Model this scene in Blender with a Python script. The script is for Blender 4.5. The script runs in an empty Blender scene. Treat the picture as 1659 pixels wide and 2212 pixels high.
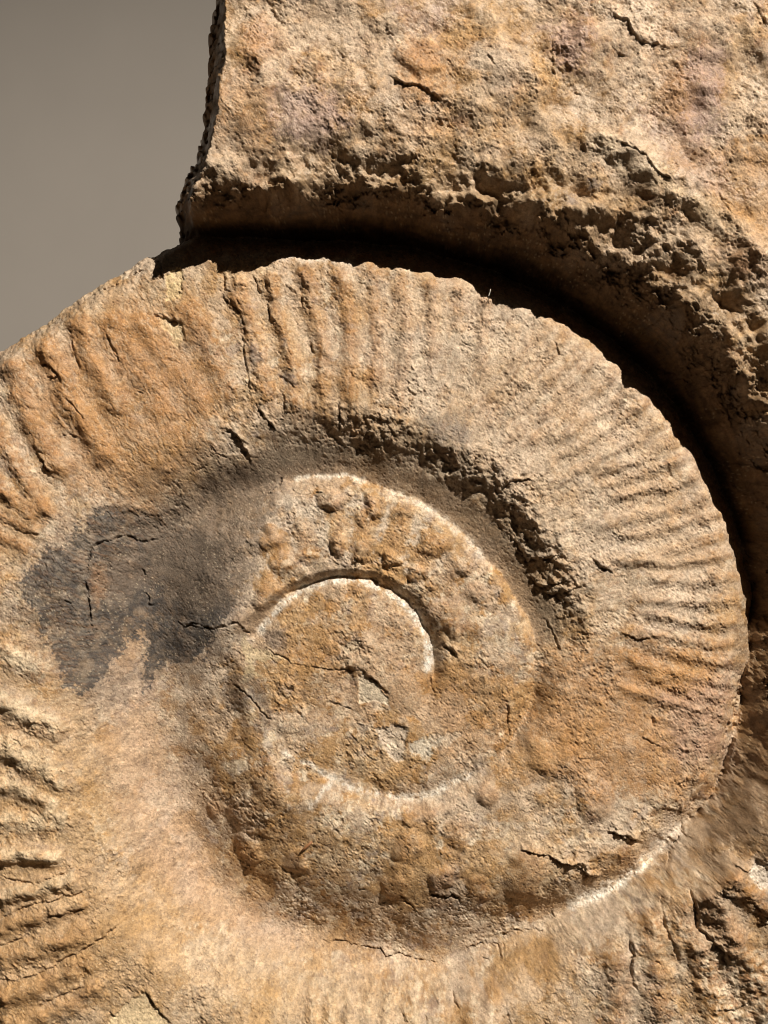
import bpy, math, time
import numpy as np
from mathutils import Vector
T0 = time.time()
STEP = 2.0            # grid spacing of the carved surface, in working units
S = 0.0003            # metres per working unit (the view is 1659 x 2212 units)
CX, CY = 829.5, 1106.0
CAM = 3200.0          # camera distance in working units
scene = bpy.context.scene

# ------------------------------------------------------------ camera, world, light, exposure
cam_d = bpy.data.cameras.new("camera"); cam = bpy.data.objects.new("camera", cam_d)
scene.collection.objects.link(cam)
cam.location = (0, -CAM * S, 0); cam.rotation_euler = (math.radians(90), 0, 0)
cam_d.sensor_fit = 'VERTICAL'; cam_d.sensor_height = 24.0
cam_d.lens = 24.0 * CAM / 2212.0
cam_d.clip_start = 0.01; cam_d.clip_end = 50
scene.camera = cam
world = bpy.data.worlds.new("World"); scene.world = world
world.use_nodes = True
bg = world.node_tree.nodes["Background"]
bg.inputs[0].default_value = (1.0, 0.80, 0.60, 1); bg.inputs[1].default_value = 0.017
LAZ, LEL = math.radians(57), math.radians(41)
ldir = Vector((math.cos(LEL) * math.cos(LAZ), -math.sin(LEL), math.cos(LEL) * math.sin(LAZ)))
LD = 5.5
lamp_d = bpy.data.lights.new("gallery_spotlight", 'SPOT')
lamp_d.energy = 2300; lamp_d.color = (1.0, 0.92, 0.80)
lamp_d.spot_size = math.radians(23); lamp_d.spot_blend = 0.8; lamp_d.shadow_soft_size = 0.02
lamp = bpy.data.objects.new("gallery_spotlight", lamp_d); scene.collection.objects.link(lamp)
lamp.location = ldir * LD
AIM = Vector((-.24, 0, -.27))
lamp.rotation_euler = (AIM - lamp.location).to_track_quat('-Z', 'Y').to_euler()
scene.view_settings.view_transform = 'Standard'; scene.view_settings.look = 'None'
scene.cycles.filter_width = 1.05
scene.view_settings.exposure = 0.0; scene.view_settings.gamma = 1.0

# ------------------------------------------------------------ noise
f32 = np.float32
def _grads(seed):
    rng = np.random.RandomState(seed); a = rng.rand(256, 256) * 2 * np.pi
    return np.cos(a).astype(f32), np.sin(a).astype(f32)
_gc = {}
def perlin(x, y, seed=0):
    if seed not in _gc: _gc[seed] = _grads(seed)
    gx, gy = _gc[seed]
    fx = np.floor(x); fy = np.floor(y)
    xi = fx.astype(np.int32) & 255; yi = fy.astype(np.int32) & 255
    x = x - fx; y = y - fy
    x1 = (xi + 1) & 255; y1 = (yi + 1) & 255
    u = x * x * x * (x * (x * 6 - 15) + 10); v = y * y * y * (y * (y * 6 - 15) + 10)
    n00 = gx[xi, yi] * x + gy[xi, yi] * y
    n10 = gx[x1, yi] * (x - 1) + gy[x1, yi] * y
    n01 = gx[xi, y1] * x + gy[xi, y1] * (y - 1)
    n11 = gx[x1, y1] * (x - 1) + gy[x1, y1] * (y - 1)
    a = n00 + u * (n10 - n00); b = n01 + u * (n11 - n01)
    return (a + v * (b - a)) * 1.4
def fbm(x, y, octs, seed=0, gain=0.5):
    s = 0; a = 1.0; t = 0
    for i in range(octs):
        s = s + a * perlin(x + 17.3 * i, y + 9.1 * i, seed + i); t += a
        x = x * 2.03; y = y * 2.03; a *= gain
    return s / t * 1.5
def worley(x, y, seed=0):
    rng = np.random.RandomState(seed)
    px = rng.rand(256, 256).astype(f32); py = rng.rand(256, 256).astype(f32)
    fx = np.floor(x); fy = np.floor(y)
    xi = fx.astype(np.int32); yi = fy.astype(np.int32); x = x - fx; y = y - fy
    d1 = np.full(x.shape, 9, f32); d2 = d1.copy()
    for i in (-1, 0, 1):
        for j in (-1, 0, 1):
            a = (xi + i) & 255; b = (yi + j) & 255
            d = (px[a, b] + i - x) ** 2 + (py[a, b] + j - y) ** 2
            d2 = np.minimum(d2, np.maximum(d1, d)); d1 = np.minimum(d1, d)
    return np.sqrt(d1), np.sqrt(d2)
def plates(x, y, seed=0):
    rng = np.random.RandomState(seed)
    px = rng.rand(256, 256).astype(f32); py = rng.rand(256, 256).astype(f32); hv = rng.rand(256, 256).astype(f32); tx = rng.randn(256, 256).astype(f32); ty = rng.randn(256, 256).astype(f32)
    fx = np.floor(x); fy = np.floor(y); xi = fx.astype(np.int32); yi = fy.astype(np.int32); x = x - fx; y = y - fy
    d1 = np.full(x.shape, 9, f32); v = np.zeros(x.shape, f32)
    for i in (-1, 0, 1):
        for j in (-1, 0, 1):
            a = (xi + i) & 255; b = (yi + j) & 255
            qx = x - px[a, b] - i; qy = y - py[a, b] - j; d = qx * qx + qy * qy; h = d < d1
            v = np.where(h, hv[a, b] - .5 + .35 * (tx[a, b] * qx + ty[a, b] * qy), v); d1 = np.minimum(d1, d)
    return v
def sst(a, b, x):
    t = np.clip((x - a) / (b - a), 0, 1); return t * t * (3 - 2 * t)
def lerp(a, b, t): return a + (b - a) * t

# ------------------------------------------------------------ view tiles used when measuring the photograph
TILE = {'D': (1, 0, 0), '1': (.5, 0, 0), '2': (.5, 829.5, 0), '3': (.5, 0, 548.6), '4': (.5, 829.5, 737.3), '5': (.5, 384, 932.6),
        '6': (.5, 0, 1474.7), '7': (.5, 829.5, 1474.7), '8': (.3307, 0, 1042.3), 'A': (.3637, 493.7, 493.7),
        'B': (.3386, 1097, 603.5), 'C': (.3307, 0, 658.3), 'E': (.2645, 0, 1371.5), 'F': (.2645, 0, 1773),
        'G': (.3307, 658.3, 1773), 'H': (.2645, 1220, 1773), 'I': (.3307, 384, 164.6)}
def P(t, pts):
    s, ox, oy = TILE[t]
    return np.array([(x * s + ox, y * s + oy) for x, y in pts], f32)

# ------------------------------------------------------------ the spiral suture and the whorl relief
OX, OY = 755.0, 1440.0
def tab(rows):
    a = np.array(rows, float); return a[:, 0], a[:, 1]
SUT = tab([(-80, 165), (-50, 172), (-12, 183), (0, 184), (32, 183), (51, 190), (72, 192), (96, 194), (117, 200), (138, 205), (163, 215), (200, 228), (229, 237),
           (260, 240), (284, 277), (297, 318), (312, 335), (320, 350), (330, 374), (340, 389), (352, 398), (361, 399), (372, 403), (382, 388), (398, 376), (404, 377), (415, 379), (426, 385),
           (438, 393), (452, 413), (460, 418), (467, 423), (476, 434), (490, 452), (504, 466), (517, 458), (528, 434), (541, 408), (563, 412), (578, 450), (591, 502),
           (600, 540), (611, 564), (625, 586), (637, 614), (646, 648), (654, 658), (661, 668), (670, 692), (678, 730), (685, 761), (695, 796), (704, 836),
           (712, 847), (718, 850), (723, 866), (732, 884), (746, 892), (757, 900), (771, 905), (784, 908), (794, 909), (805, 914), (816, 926), (825, 955), (832, 1000), (846, 1150), (900, 1900), (1300, 5000)])
MT = tab([(-80, -32), (0, -20), (90, -14), (180, -20), (270, -34), (340, -26), (360, -10), (450, -6), (500, 0), (540, 2), (600, -4), (640, -10), (690, -6), (720, 8), (765, 34), (810, 36), (860, 20),
          (900, 46), (990, 34), (1012, 34), (1028, 44), (1040, 64), (1048, 100), (1056, 148), (1065, 182), (1080, 200), (1130, 204), (1170, 206), (1300, 206)])
ZC = tab([(-80, -30), (-12, -40), (0, -38), (90, -31), (160, -38), (180, -22), (235, -24), (270, -38), (300, -41), (352, -32), (364, -28), (400, -30), (440, -32), (456, -36), (475, -48), (490, -58), (503, -64),
          (540, -70), (565, -100), (590, -132), (640, -122), (680, -72), (700, -74), (720, -78), (735, -92), (748, -100), (800, -98), (814, -66), (832, -40), (1300, -100)])
WI = tab([(-80, 30), (0, 30), (90, 15), (150, 22), (190, 90), (235, 90), (262, 50), (300, 50), (352, 70), (366, 130), (400, 165), (430, 170), (456, 160), (480, 150), (510, 150), (540, 200), (590, 220), (640, 150),
          (680, 120), (686, 130), (696, 180), (712, 230), (728, 370), (745, 480), (770, 490), (790, 400), (808, 340), (829, 300), (1300, 300)])
WO = tab([(-80, 40), (0, 26), (90, 26), (145, 30), (190, 100), (235, 100), (262, 50), (300, 40), (352, 26), (370, 20), (400, 20), (456, 22), (480, 70), (540, 190), (590, 230), (640, 230), (672, 90), (700, 60), (720, 50), (780, 58), (829, 50), (1300, 70)])
RS = tab([(-80, 3), (140, 3), (165, 16), (200, 40), (240, 22), (300, 10), (352, 8), (370, 3), (440, 4), (462, 6), (476, 22), (490, 48), (505, 80), (540, 95), (600, 75), (650, 45), (680, 16), (700, 8), (730, 4), (1300, 3)])
def ip(t, x): return np.interp(x, t[0], t[1]).astype(f32)

def polar(dx, dy):
    x = dx - OX; y = OY - dy
    return np.degrees(np.arctan2(y, x)) % 360.0, np.hypot(x, y)
def macro(dx, dy, want=False):
    th, r = polar(dx, dy)
    wob = perlin(dx / 70, dy / 70, 3) * 5 + perlin(dx / 24, dy / 24, 4) * 2
    r = r + wob
    s = [ip(SUT, th + 360 * k) for k in (-1, 0, 1, 2)]
    s[0] = np.where(th > 290, s[0], 0)
    k = (r > s[1]).astype(np.int8) + (r > s[2]) + (r > s[3]) + ((r > s[0]) & (th > 290)) - 1     # index of the inner suture's turn, -1..2
    k = np.where((th > 290), k, k)
    # th>290: s[0] exists, counts one more
    kk = np.where(th > 290, k - 1, k)          # inner suture = th+360*kk (kk=-2 or -1 means none)
    phi_o = th + 360.0 * (kk + 1); phi_i = th + 360.0 * kk
    so = ip(SUT, phi_o); si = np.where(phi_i > -80, ip(SUT, phi_i), 0)
    m = ip(MT, phi_o + 4 * perlin(dx / 95, dy / 95, 5) + .7 * perlin(dx / 32, dy / 32, 6))
    ri = ip(RS, phi_i); ro = ip(RS, phi_o)
    xi = np.clip((np.sqrt((r - si) ** 2 + ri ** 2) - ri) / ip(WI, phi_i), 0, 1); xo = np.clip((np.sqrt((so - r) ** 2 + ro ** 2) - ro) / ip(WO, phi_o), 0, 1)
    fade_i = sst(-60, -5, phi_i); fade_o = sst(-60, -5, phi_o)
    steep = np.clip(1 - xi / .36, 0, 1)
    ei = lerp((1 - xi) ** 1.7, .56 * steep ** 2 + .44 * (1 - xi) ** 2, sst(672, 728, phi_i)) * fade_i
    ei = lerp(ei, (1 - xi) ** 1.2 * fade_i, sst(676, 692, phi_i) * (1 - sst(722, 750, phi_i)))
    bx = np.clip((r - si) / ip(WI, phi_i), 0, 1)
    bench = 1 - .30 * sst(0, .46, bx) - .70 * sst(.30, 1.0, bx)            # ledge of infill, then the gritty wall
    ei = lerp(ei, bench * fade_i, sst(352, 368, phi_i) * (1 - sst(462, 490, phi_i)))
    eo = (1 - xo) ** 2.2 * fade_o
    tt = np.clip((r - si) / np.maximum(so - si, 60), 0, 1)
    ei = ei * sst(0, .25, 1 - tt); eo = eo * sst(0, .25, tt)
    z = m - (m - ip(ZC, phi_i)) * ei - (m - ip(ZC, phi_o)) * eo
    # middle whorl: leans from its high inner shoulder down to its rim
    lean = sst(640, 740, phi_o) * (1 - sst(850, 900, phi_o))
    z = z + lean * 30 * (0.5 - tt) * (1 - ei) * (1 - eo)
    z = z + 10 * (1 - ((dx - 745) / 200) ** 2 - ((dy - 1440) / 220) ** 2).clip(0, 1)      # domed core
    if want: return z, th, r, phi_o, phi_i, r - si, so - r, tt
    return z

# ------------------------------------------------------------ grid in the fossil's own plane
gx = np.arange(-170, 1860, STEP, dtype=f32); gy = np.arange(-190, 2420, STEP, dtype=f32)
X, Y = np.meshgrid(gx, gy); NY, NX = X.shape
z = np.zeros_like(X)
for i in range(14):
    f = CAM / (CAM - z)
    dx = CX + (X - CX) * f; dy = CY + (Y - CY) * f
    z = 0.45 * z + 0.55 * macro(dx, dy)
f = CAM / (CAM - z)
dx = (CX + (X - CX) * f).astype(f32); dy = (CY + (Y - CY) * f).astype(f32)
z, TH, R, PO, PI_, DI, DO, TT = macro(dx, dy, True)
z = z.astype(f32)
print("macro", time.time() - T0)
N = lambda s, o=1, sd=0, g=.5: fbm(X / s, Y / s, o, sd, g)
wx = perlin(X / 13, Y / 13, 40) * 3.0 + perlin(X / 5, Y / 5, 41) * 1.4 + perlin(X / 40, Y / 40, 46) * 4
wy = perlin(X / 13, Y / 13, 42) * 3.0 + perlin(X / 5, Y / 5, 43) * 1.4 + perlin(X / 40, Y / 40, 47) * 4
ex = dx + wx; ey = dy + wy                     # warped sampling position for ragged strokes

# ------------------------------------------------------------ strokes and patches
def window(pts, m):
    x0, y0 = pts.min(0) - m; x1, y1 = pts.max(0) + m
    c = np.where((gx > x0 - 90) & (gx < x1 + 90))[0]; r_ = np.where((gy > y0 - 110) & (gy < y1 + 110))[0]
    if len(c) == 0 or len(r_) == 0: return None
    return slice(r_[0], r_[-1] + 1), slice(c[0], c[-1] + 1)
LX, LY = math.cos(LAZ), -math.sin(LAZ)         # toward the light, in image axes
def dist(pts, w, ragged=True):
    px, py = (ex[w], ey[w]) if ragged else (dx[w], dy[w])
    best = np.full(px.shape, 1e9, f32); side = np.zeros_like(best); par = np.zeros_like(best)
    seg = np.hypot(*(pts[1:] - pts[:-1]).T); L = np.concatenate([[0], np.cumsum(seg)]) / max(seg.sum(), 1e-6)
    for i in range(len(pts) - 1):
        a, b = pts[i], pts[i + 1]; d = b - a; l2 = float(d @ d) + 1e-6
        t = np.clip(((px - a[0]) * d[0] + (py - a[1]) * d[1]) / l2, 0, 1)
        qx = px - (a[0] + t * d[0]); qy = py - (a[1] + t * d[1]); dd = qx * qx + qy * qy
        n = np.array((-d[1], d[0])); n = n if n @ np.array((LX, LY)) > 0 else -n
        hit = dd < best
        best = np.where(hit, dd, best); side = np.where(hit, np.sign(qx * n[0] + qy * n[1]), side)
        par = np.where(hit, L[i] + t * (L[i + 1] - L[i]), par)
    return np.sqrt(best), side, par
def inpoly(pts, w):
    px, py = ex[w], ey[w]; c = np.zeros(px.shape, bool); n = len(pts)
    for i in range(n):
        x1, y1 = pts[i]; x2, y2 = pts[(i + 1) % n]
        if y1 == y2: continue
        c ^= ((y1 > py) != (y2 > py)) & (px < (x2 - x1) * (py - y1) / (y2 - y1) + x1)
    return c
Z = z.copy()
LAB = np.zeros(Z.shape, np.int16)      # which rib, tubercle or patch a point belongs to
PART = {}
def newlab(name):
    k = len(PART) + 1; PART[k] = name; return k
RIBM = np.zeros_like(Z); PALE = np.zeros_like(Z); SMO = np.zeros_like(Z)
def rib(t, pts, w=22, amp=12, name='rib', tint=1.0):
    pts = P(t, pts); win = window(pts, w * 2)
    if win is None: return
    d, s, u = dist(pts, win)
    end = sst(0, .12, u) * (1 - sst(.86, 1, u)); end = np.maximum(end, .25)
    g = np.exp(-(d / w) ** 2) * end * (1 + 0.35 * perlin(X[win] / 30, Y[win] / 30, 50))
    g = g * (1 + .45 * np.exp(-((u - .1) / .09) ** 2) * (t in 'AC'))
    Z[win] += amp * g
    RIBM[win] = np.maximum(RIBM[win], g * tint)
    if name:
        k = newlab(name); LAB[win] = np.where((d < w * .85), k, LAB[win])
def crack(t, pts, w=3.0, depth=10, lift=0, lw=14, name=None):
    pts = P(t, pts); win = window(pts, max(3 * w, 3 * lw))
    if win is None: return
    d, s, u = dist(pts, win)
    end = sst(0, .1, u) * (1 - sst(.9, 1, u)); end = np.maximum(end, .2)
    v = np.clip(.75 + 1.3 * perlin(X[win] / 17, Y[win] / 17, 51) + .5 * perlin(X[win] / 6, Y[win] / 6, 52), .06, 1.6)
    ww = w * .55 * np.clip(v, .45, 1.3)
    Z[win] -= .72 * depth * np.exp(-(d / ww) ** 2) * end * np.minimum(v, 1.2)
    if lift: Z[win] += 1.5 * lift * (s > 0) * np.exp(-d / lw) * end * (d < 4 * lw) * np.clip(v, .4, 1.2)
def lump(t, x, y, r, amp, name='tubercle', asp=1.0):
    c = P(t, [(x, y)])[0]; r = r * TILE[t][0]; win = window(np.array([c]), r * 2)
    if win is None: return
    d = np.hypot(dx[win] + .30 * r * perlin(X[win] / (r + 8), Y[win] / (r + 8), 54) * 2 - c[0], (dy[win] + .3 * r * perlin(X[win] / (r + 8), Y[win] / (r + 8), 55) * 2 - c[1]) / asp) / r
    g = np.clip(1 - d * d, 0, 1) ** 1.2
    Z[win] += amp * 1.25 * g ; RIBM[win] = np.maximum(RIBM[win], g * .8)
    if name:
        k = newlab(name); LAB[win] = np.where(d < .95, k, LAB[win])
PATCH = []
def patch(t, pts, col, step=0, soft=3, k=.9, name=None, edge=6, smooth=0, gloss=0):
    pts = P(t, pts); win = window(pts, 12 + edge * 2)
    if win is None: return
    ins = inpoly(pts, win); d, s, u = dist(np.vstack([pts, pts[:1]]), win)
    sd = np.where(ins, d, -d) + edge * (perlin(X[win] / 16, Y[win] / 16, 60) + .9 * perlin(X[win] / 7, Y[win] / 7, 61) + .8 * perlin(X[win] / 4.1, Y[win] / 4.1, 62) + .9 * perlin(X[win] / 34, Y[win] / 34, 63))
    m = sst(-soft, soft, sd)
    if step: Z[win] += step * sst(-2.5, 2.5, sd)
    if smooth: SMO[win] = np.maximum(SMO[win], smooth * m)
    kk = k * np.clip(1 - .30 * sst(.1, .5, perlin(X[win] / 42, Y[win] / 42, 64) + .5 * perlin(X[win] / 15, Y[win] / 15, 65)), 0, 1)
    if col is not None: PATCH.append((win, (m * kk).astype(f32), col, gloss))
    if name:
        i = newlab(name); LAB[win] = np.where(sd > 0, i, LAB[win])

# ---- smooth plaster-filled umbilical trough
patch('D', [(500, 1005), (610, 1062), (560, 1130), (545, 1230), (520, 1340), (470, 1420), (440, 1560), (440, 1720), (500, 1880), (640, 1990), (860, 2040),
            (1000, 2050), (960, 2095), (700, 2090), (480, 2030), (330, 1910), (245, 1780), (215, 1600), (215, 1430), (235, 1290), (300, 1190), (400, 1090)],
      None, smooth=.85, soft=45, edge=14)
patch('D', [(250, 1480), (300, 1420), (350, 1500), (360, 1650), (400, 1790), (520, 1930), (680, 2020), (640, 2060), (440, 1990), (300, 1850), (235, 1700)], (.52, .36, .25), soft=45, k=.5, edge=12)

# ---- ribs of the middle whorl, left shoulder
CR = [([(70, 300), (85, 430), (145, 600), (200, 760), (270, 880), (340, 1000), (470, 1160)], 24, 22),
      ([(320, 170), (310, 300), (370, 390), (430, 480), (430, 580), (490, 700), (600, 850), (700, 1000), (760, 1090)], 24, 22),
      ([(480, 20), (520, 120), (560, 190), (545, 290), (600, 390), (670, 500), (750, 620), (830, 760)], 24, 18),
      ([(715, 10), (740, 150), (800, 270), (920, 430), (1000, 560), (1080, 700), (1150, 820)], 34, 15),
      ([(860, 20), (980, 230), (1080, 350), (1180, 480), (1300, 620), (1400, 780)], 26, 11),
      ([(1180, -60), (1290, 120), (1380, 300), (1450, 480), (1540, 680)], 28, 13),
      ([(-60, 700), (10, 880), (60, 980), (140, 1080), (200, 1200), (290, 1320), (400, 1420)], 19, 20),
      ([(-80, 1120), (0, 1200), (60, 1250), (160, 1340), (270, 1440)], 20, 20),
      ([(-80, 1340), (20, 1380), (140, 1440), (270, 1500)], 14, 12),
      ([(-60, 1490), (60, 1540), (220, 1600)], 16, 10)]
for pts, w, a in CR: rib('C', pts, w, a * .66)
# ---- ribs across the top of the middle whorl
AR = [([(60, 250), (60, 400), (120, 500), (150, 640), (190, 820), (230, 960), (260, 1080)], 23, 16),
      ([(260, 220), (260, 380), (290, 500), (330, 620), (360, 740), (390, 900), (390, 1060), (400, 1150)], 20, 17),
      ([(420, 190), (490, 360), (490, 440), (520, 560), (550, 680), (570, 760), (560, 900), (560, 1050)], 19, 17),
      ([(640, 190), (680, 340), (700, 440), (720, 640), (720, 800), (720, 1000), (740, 1100)], 21, 11),
      ([(840, 200), (870, 340), (880, 560), (880, 800), (880, 1000)], 20, 9),
      ([(1010, 240), (1030, 400), (1050, 560), (1040, 800), (1010, 960), (1000, 1130)], 19, 10),
      ([(1200, 280), (1210, 500), (1210, 620), (1200, 800)], 18, 9),
      ([(1370, 340), (1370, 500), (1370, 640)], 17, 8),
      ([(1530, 380), (1500, 620), (1510, 800), (1530, 940)], 17, 8)]
for pts, w, a in AR: rib('A', pts, w * .85, a * .74)
rng = np.random.RandomState(5)
th_ = 61.0
while th_ > -8:
    r1 = np.interp(th_ + 720, *SUT); n0 = rng.uniform(.36, .55); r0 = np.interp(th_ + 360, *SUT) + (r1 - np.interp(th_ + 360, *SUT)) * n0
    pts = []
    for q in np.linspace(0, 1, 6):
        rr = r1 - 8 + (r0 - r1) * q; a = math.radians(th_ + 4.5 * q * q + rng.uniform(-.35, .35) - 1.2)
        pts.append((OX + rr * math.cos(a), OY - rr * math.sin(a)))
    rib('D', pts, rng.uniform(11, 14), rng.uniform(5.5, 8.5), tint=.6)
    th_ -= rng.uniform(2.6, 3.5)
# ---- ribs of the outer whorl, lower left
ER = [([(-60, 470), (100, 580), (330, 680), (500, 790), (570, 850)], 19, 17), ([(-60, 800), (80, 910), (300, 1050), (500, 1160), (610, 1200)], 25, 19),
      ([(-60, 1190), (150, 1250), (350, 1330), (530, 1430)], 16, 13), ([(-60, 1490), (200, 1540), (440, 1500), (620, 1480)], 18, 12),
      ([(-60, 100), (100, 160), (280, 250), (430, 330)], 18, 10)]
for pts, w, a in ER: rib('E', pts, w * 1.35, a * 1.05)
FR = [([(-60, 300), (150, 250), (380, 280), (560, 300)], 20, 13), ([(-60, 640), (250, 560), (480, 510), (680, 440)], 22, 11), ([(-60, 890), (260, 790), (520, 690), (760, 620)], 22, 9),
      ([(-60, 1150), (250, 1050), (560, 950), (800, 860)], 24, 9), ([(-60, 1460), (250, 1380), (560, 1230), (830, 1080)], 24, 10), ([(-40, 1680), (250, 1640), (600, 1470), (900, 1300)], 24, 9)]
for pts, w, a in FR: rib('F', pts, w, a * 1.9)
for pts, w, a in [([(0, 470), (130, 480), (280, 492), (400, 462), (500, 430), (640, 375)], 4, 9), ([(0, 785), (200, 705), (400, 652), (560, 600), (740, 550)], 4, 6), ([(400, 760), (560, 735), (710, 705)], 4, 5),
                  ([(0, 1015), (120, 965), (250, 920)], 5, 5), ([(0, 1283), (100, 1290), (160, 1308), (270, 1262), (400, 1200), (560, 1110), (800, 975), (1010, 825)], 4, 8),
                  ([(300, 1500), (430, 1450), (560, 1390), (700, 1330)], 5, 6), ([(1190, 1395), (1240, 1490), (1320, 1590), (1400, 1659)], 3.5, 8), ([(890, 1570), (940, 1590)], 4, 8)]:
    crack('F', pts, w, a, lift=4, lw=20)
for pts, w, a in [([(0, 700), (150, 790), (400, 920), (560, 1020)], 7, 8), ([(0, 1040), (200, 1175), (400, 1250), (640, 1290)], 7, 8), ([(0, 1390), (200, 1425), (330, 1465)], 6, 7), ([(0, 430), (150, 540), (330, 620)], 6, 7),
                  ([(440, 700), (500, 800), (550, 825)], 4, 10), ([(460, 1480), (465, 1600)], 2.5, 7), ([(700, 520), (745, 580)], 3, 6), ([(660, 700), (750, 800)], 3, 5),
                  ([(860, 1400), (970, 1335)], 2, 4), ([(1040, 1365), (1110, 1395)], 2, 4), ([(1120, 1455), (1220, 1480)], 2, 5), ([(1200, 1180), (1215, 1250), (1250, 1310)], 2.5, 5), ([(1260, 1270), (1340, 1225), (1400, 1240)], 2, 4)]:
    crack('E', pts, w * (1.9 if w > 5 else 1), a * (.35 if w > 5 else .7))
# ---- ribs of the outer whorl along the bottom edge and the lower right
for x, w, a in [(50, 17, 9), (165, 16, 9), (290, 17, 8), (420, 18, 7), (545, 18, 9), (720, 22, 9), (880, 20, 9), (1090, 22, 10), (1215, 22, 12)]:
    rib('G', [(x + 4, 1050), (x, 1130), (x - 2, 1260), (x - 6, 1400), (x - 10, 1560)], w, a * 1.7, tint=.3)
    patch('G', [(x - 2, 1110), (x + 12, 1120), (x + 10, 1250), (x + 2, 1500), (x - 14, 1500), (x - 12, 1250)], (.70, .58, .42), 0, 8, .7, None, 9)
HR = [([(420, 1020), (430, 1200), (420, 1400), (440, 1659), (450, 1800)], 26, 14), ([(690, 640), (700, 820), (720, 1000), (740, 1200), (760, 1400), (800, 1700)], 28, 16),
      ([(930, 560), (950, 740), (1000, 900), (1090, 1060), (1150, 1250), (1200, 1500), (1260, 1800)], 26, 16), ([(1150, 500), (1200, 640), (1290, 820), (1400, 980), (1520, 1200), (1659, 1450)], 30, 18),
      ([(1360, 380), (1430, 520), (1560, 640), (1700, 800)], 26, 18)]
for pts, w, a in HR: rib('H', pts, w, a)
for pts, w, a, l in [([(530, 955), (560, 1100), (540, 1250), (560, 1340), (600, 1375)], 7, 13, 6), ([(790, 560), (800, 750), (830, 900), (900, 1050), (930, 1150)], 7, 9, 4),
                  ([(1040, 520), (1050, 640), (1080, 760), (1100, 885), (1150, 920), (1220, 990), (1310, 1070), (1320, 1200)], 7, 13, 8), ([(1270, 500), (1310, 600), (1420, 625), (1520, 650), (1600, 730), (1680, 830)], 5, 6, 4),
                  ([(960, 20), (960, 90), (910, 160), (880, 240), (860, 320), (830, 450), (790, 560)], 4, 12, 5), ([(1190, 100), (1200, 220), (1210, 350)], 4, 8, 4), ([(1560, 830), (1659, 830)], 4, 10, 4),
                  ([(340, 90), (440, 105), (500, 150), (610, 162)], 4, 12, 8), ([(0, 350), (120, 370), (200, 440), (290, 458)], 5, 8, 10), ([(1570, 320), (1659, 360)], 4, 10, 6), ([(1380, 360), (1500, 400)], 3, 6, 6),
                  ([(730, 1130), (780, 1160)], 3, 7, 2), ([(720, 1400), (880, 1460)], 4, 8, 4), ([(1240, 1530), (1400, 1540), (1450, 1500)], 3, 9, 4), ([(1490, 1370), (1540, 1380)], 4, 9, 3)]:
    crack('H', pts, w, a, lift=l, lw=16)
for pts, w, a in [([(610, 1200), (640, 1260), (665, 1315)], 4, 11), ([(775, 1230), (800, 1305)], 3, 9), ([(980, 1100), (985, 1190), (1010, 1230)], 4, 12), ([(1310, 1180), (1350, 1310)], 5, 11), ([(840, 1140), (870, 1200)], 2.5, 6),
                  ([(90, 770), (160, 787), (220, 778), (310, 806), (400, 820), (500, 842), (530, 892), (590, 865), (680, 885), (780, 905), (890, 927)], 2.6, 9),
                  ([(1040, 800), (1080, 820), (1160, 795), (1290, 790)], 2.6, 9), ([(1275, 732), (1340, 722), (1400, 715), (1500, 715), (1540, 735), (1580, 708)], 2.6, 11), ([(1300, 740), (1345, 745)], 6, 14),
                  ([(1270, 790), (1280, 900)], 3, 9), ([(1303, 790), (1300, 900)], 3, 9), ([(1160, 895), (1200, 920)], 4, 9), ([(820, 478), (880, 502), (960, 488), (1025, 528)], 4, 13), ([(620, 480), (700, 560), (770, 612)], 4, 10), ([(350, 440), (400, 450)], 5, 10),
                  ([(0, 640), (60, 650), (120, 700)], 2.5, 4), ([(1610, 580), (1630, 630)], 3, 8), ([(640, 0), (700, 50)], 4, 8)]:
    crack('G', pts, w, a, lift=3, lw=10)
# ---- tubercles and lumps of the inner whorl
for pts, a in [([(660, 290), (690, 400), (690, 500)], 6), ([(830, 310), (805, 430), (800, 540)], 6), ([(985, 330), (940, 450), (915, 560)], 6), ([(1110, 465), (1060, 540), (1030, 620)], 5), ([(1240, 560), (1140, 640), (1080, 690)], 6), ([(1290, 690), (1200, 730), (1130, 760)], 5),
               ([(520, 380), (560, 470), (580, 560)], 6), ([(400, 450), (450, 520), (500, 590)], 6), ([(1330, 840), (1240, 850), (1180, 850)], 5)]:
    rib('5', pts, 20, a, None, .6)
for x, y, r_, a in [(668, 295, 62, 11), (838, 312, 64, 10), (800, 380, 36, 5), (690, 492, 44, 12), (798, 535, 48, 11), (918, 550, 44, 12), (1032, 612, 50, 12), (480, 570, 84, 9), (395, 690, 76, 9),
                    (985, 340, 60, 7), (1110, 470, 74, 8), (1150, 770, 90, 9), (1185, 855, 54, 6), (405, 450, 58, 6), (560, 545, 38, 5), (1240, 560, 66, 6), (1290, 690, 70, 6)]:
    lump('5', x, y, r_, a)
for x, y, r_, a in [(190, 575, 90, 10), (100, 700, 80, 8), (330, 640, 80, 7), (620, 800, 120, 12), (450, 470, 70, 8), (900, 500, 110, 10), (700, 330, 120, 8), (1060, 760, 90, 8), (1390, 440, 60, 6), (60, 860, 70, 10), (240, 850, 60, 9), (420, 890, 70, 8)]:
    lump('7', x, y, r_, a, name=None)
for x, y, r_, a in [(1170, 420, 110, 7), (1060, 720, 70, 9), (1100, 560, 120, 7), (1290, 770, 60, 8), (930, 560, 60, 6)]:
    lump('6', x, y, r_, a, name=None)
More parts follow.
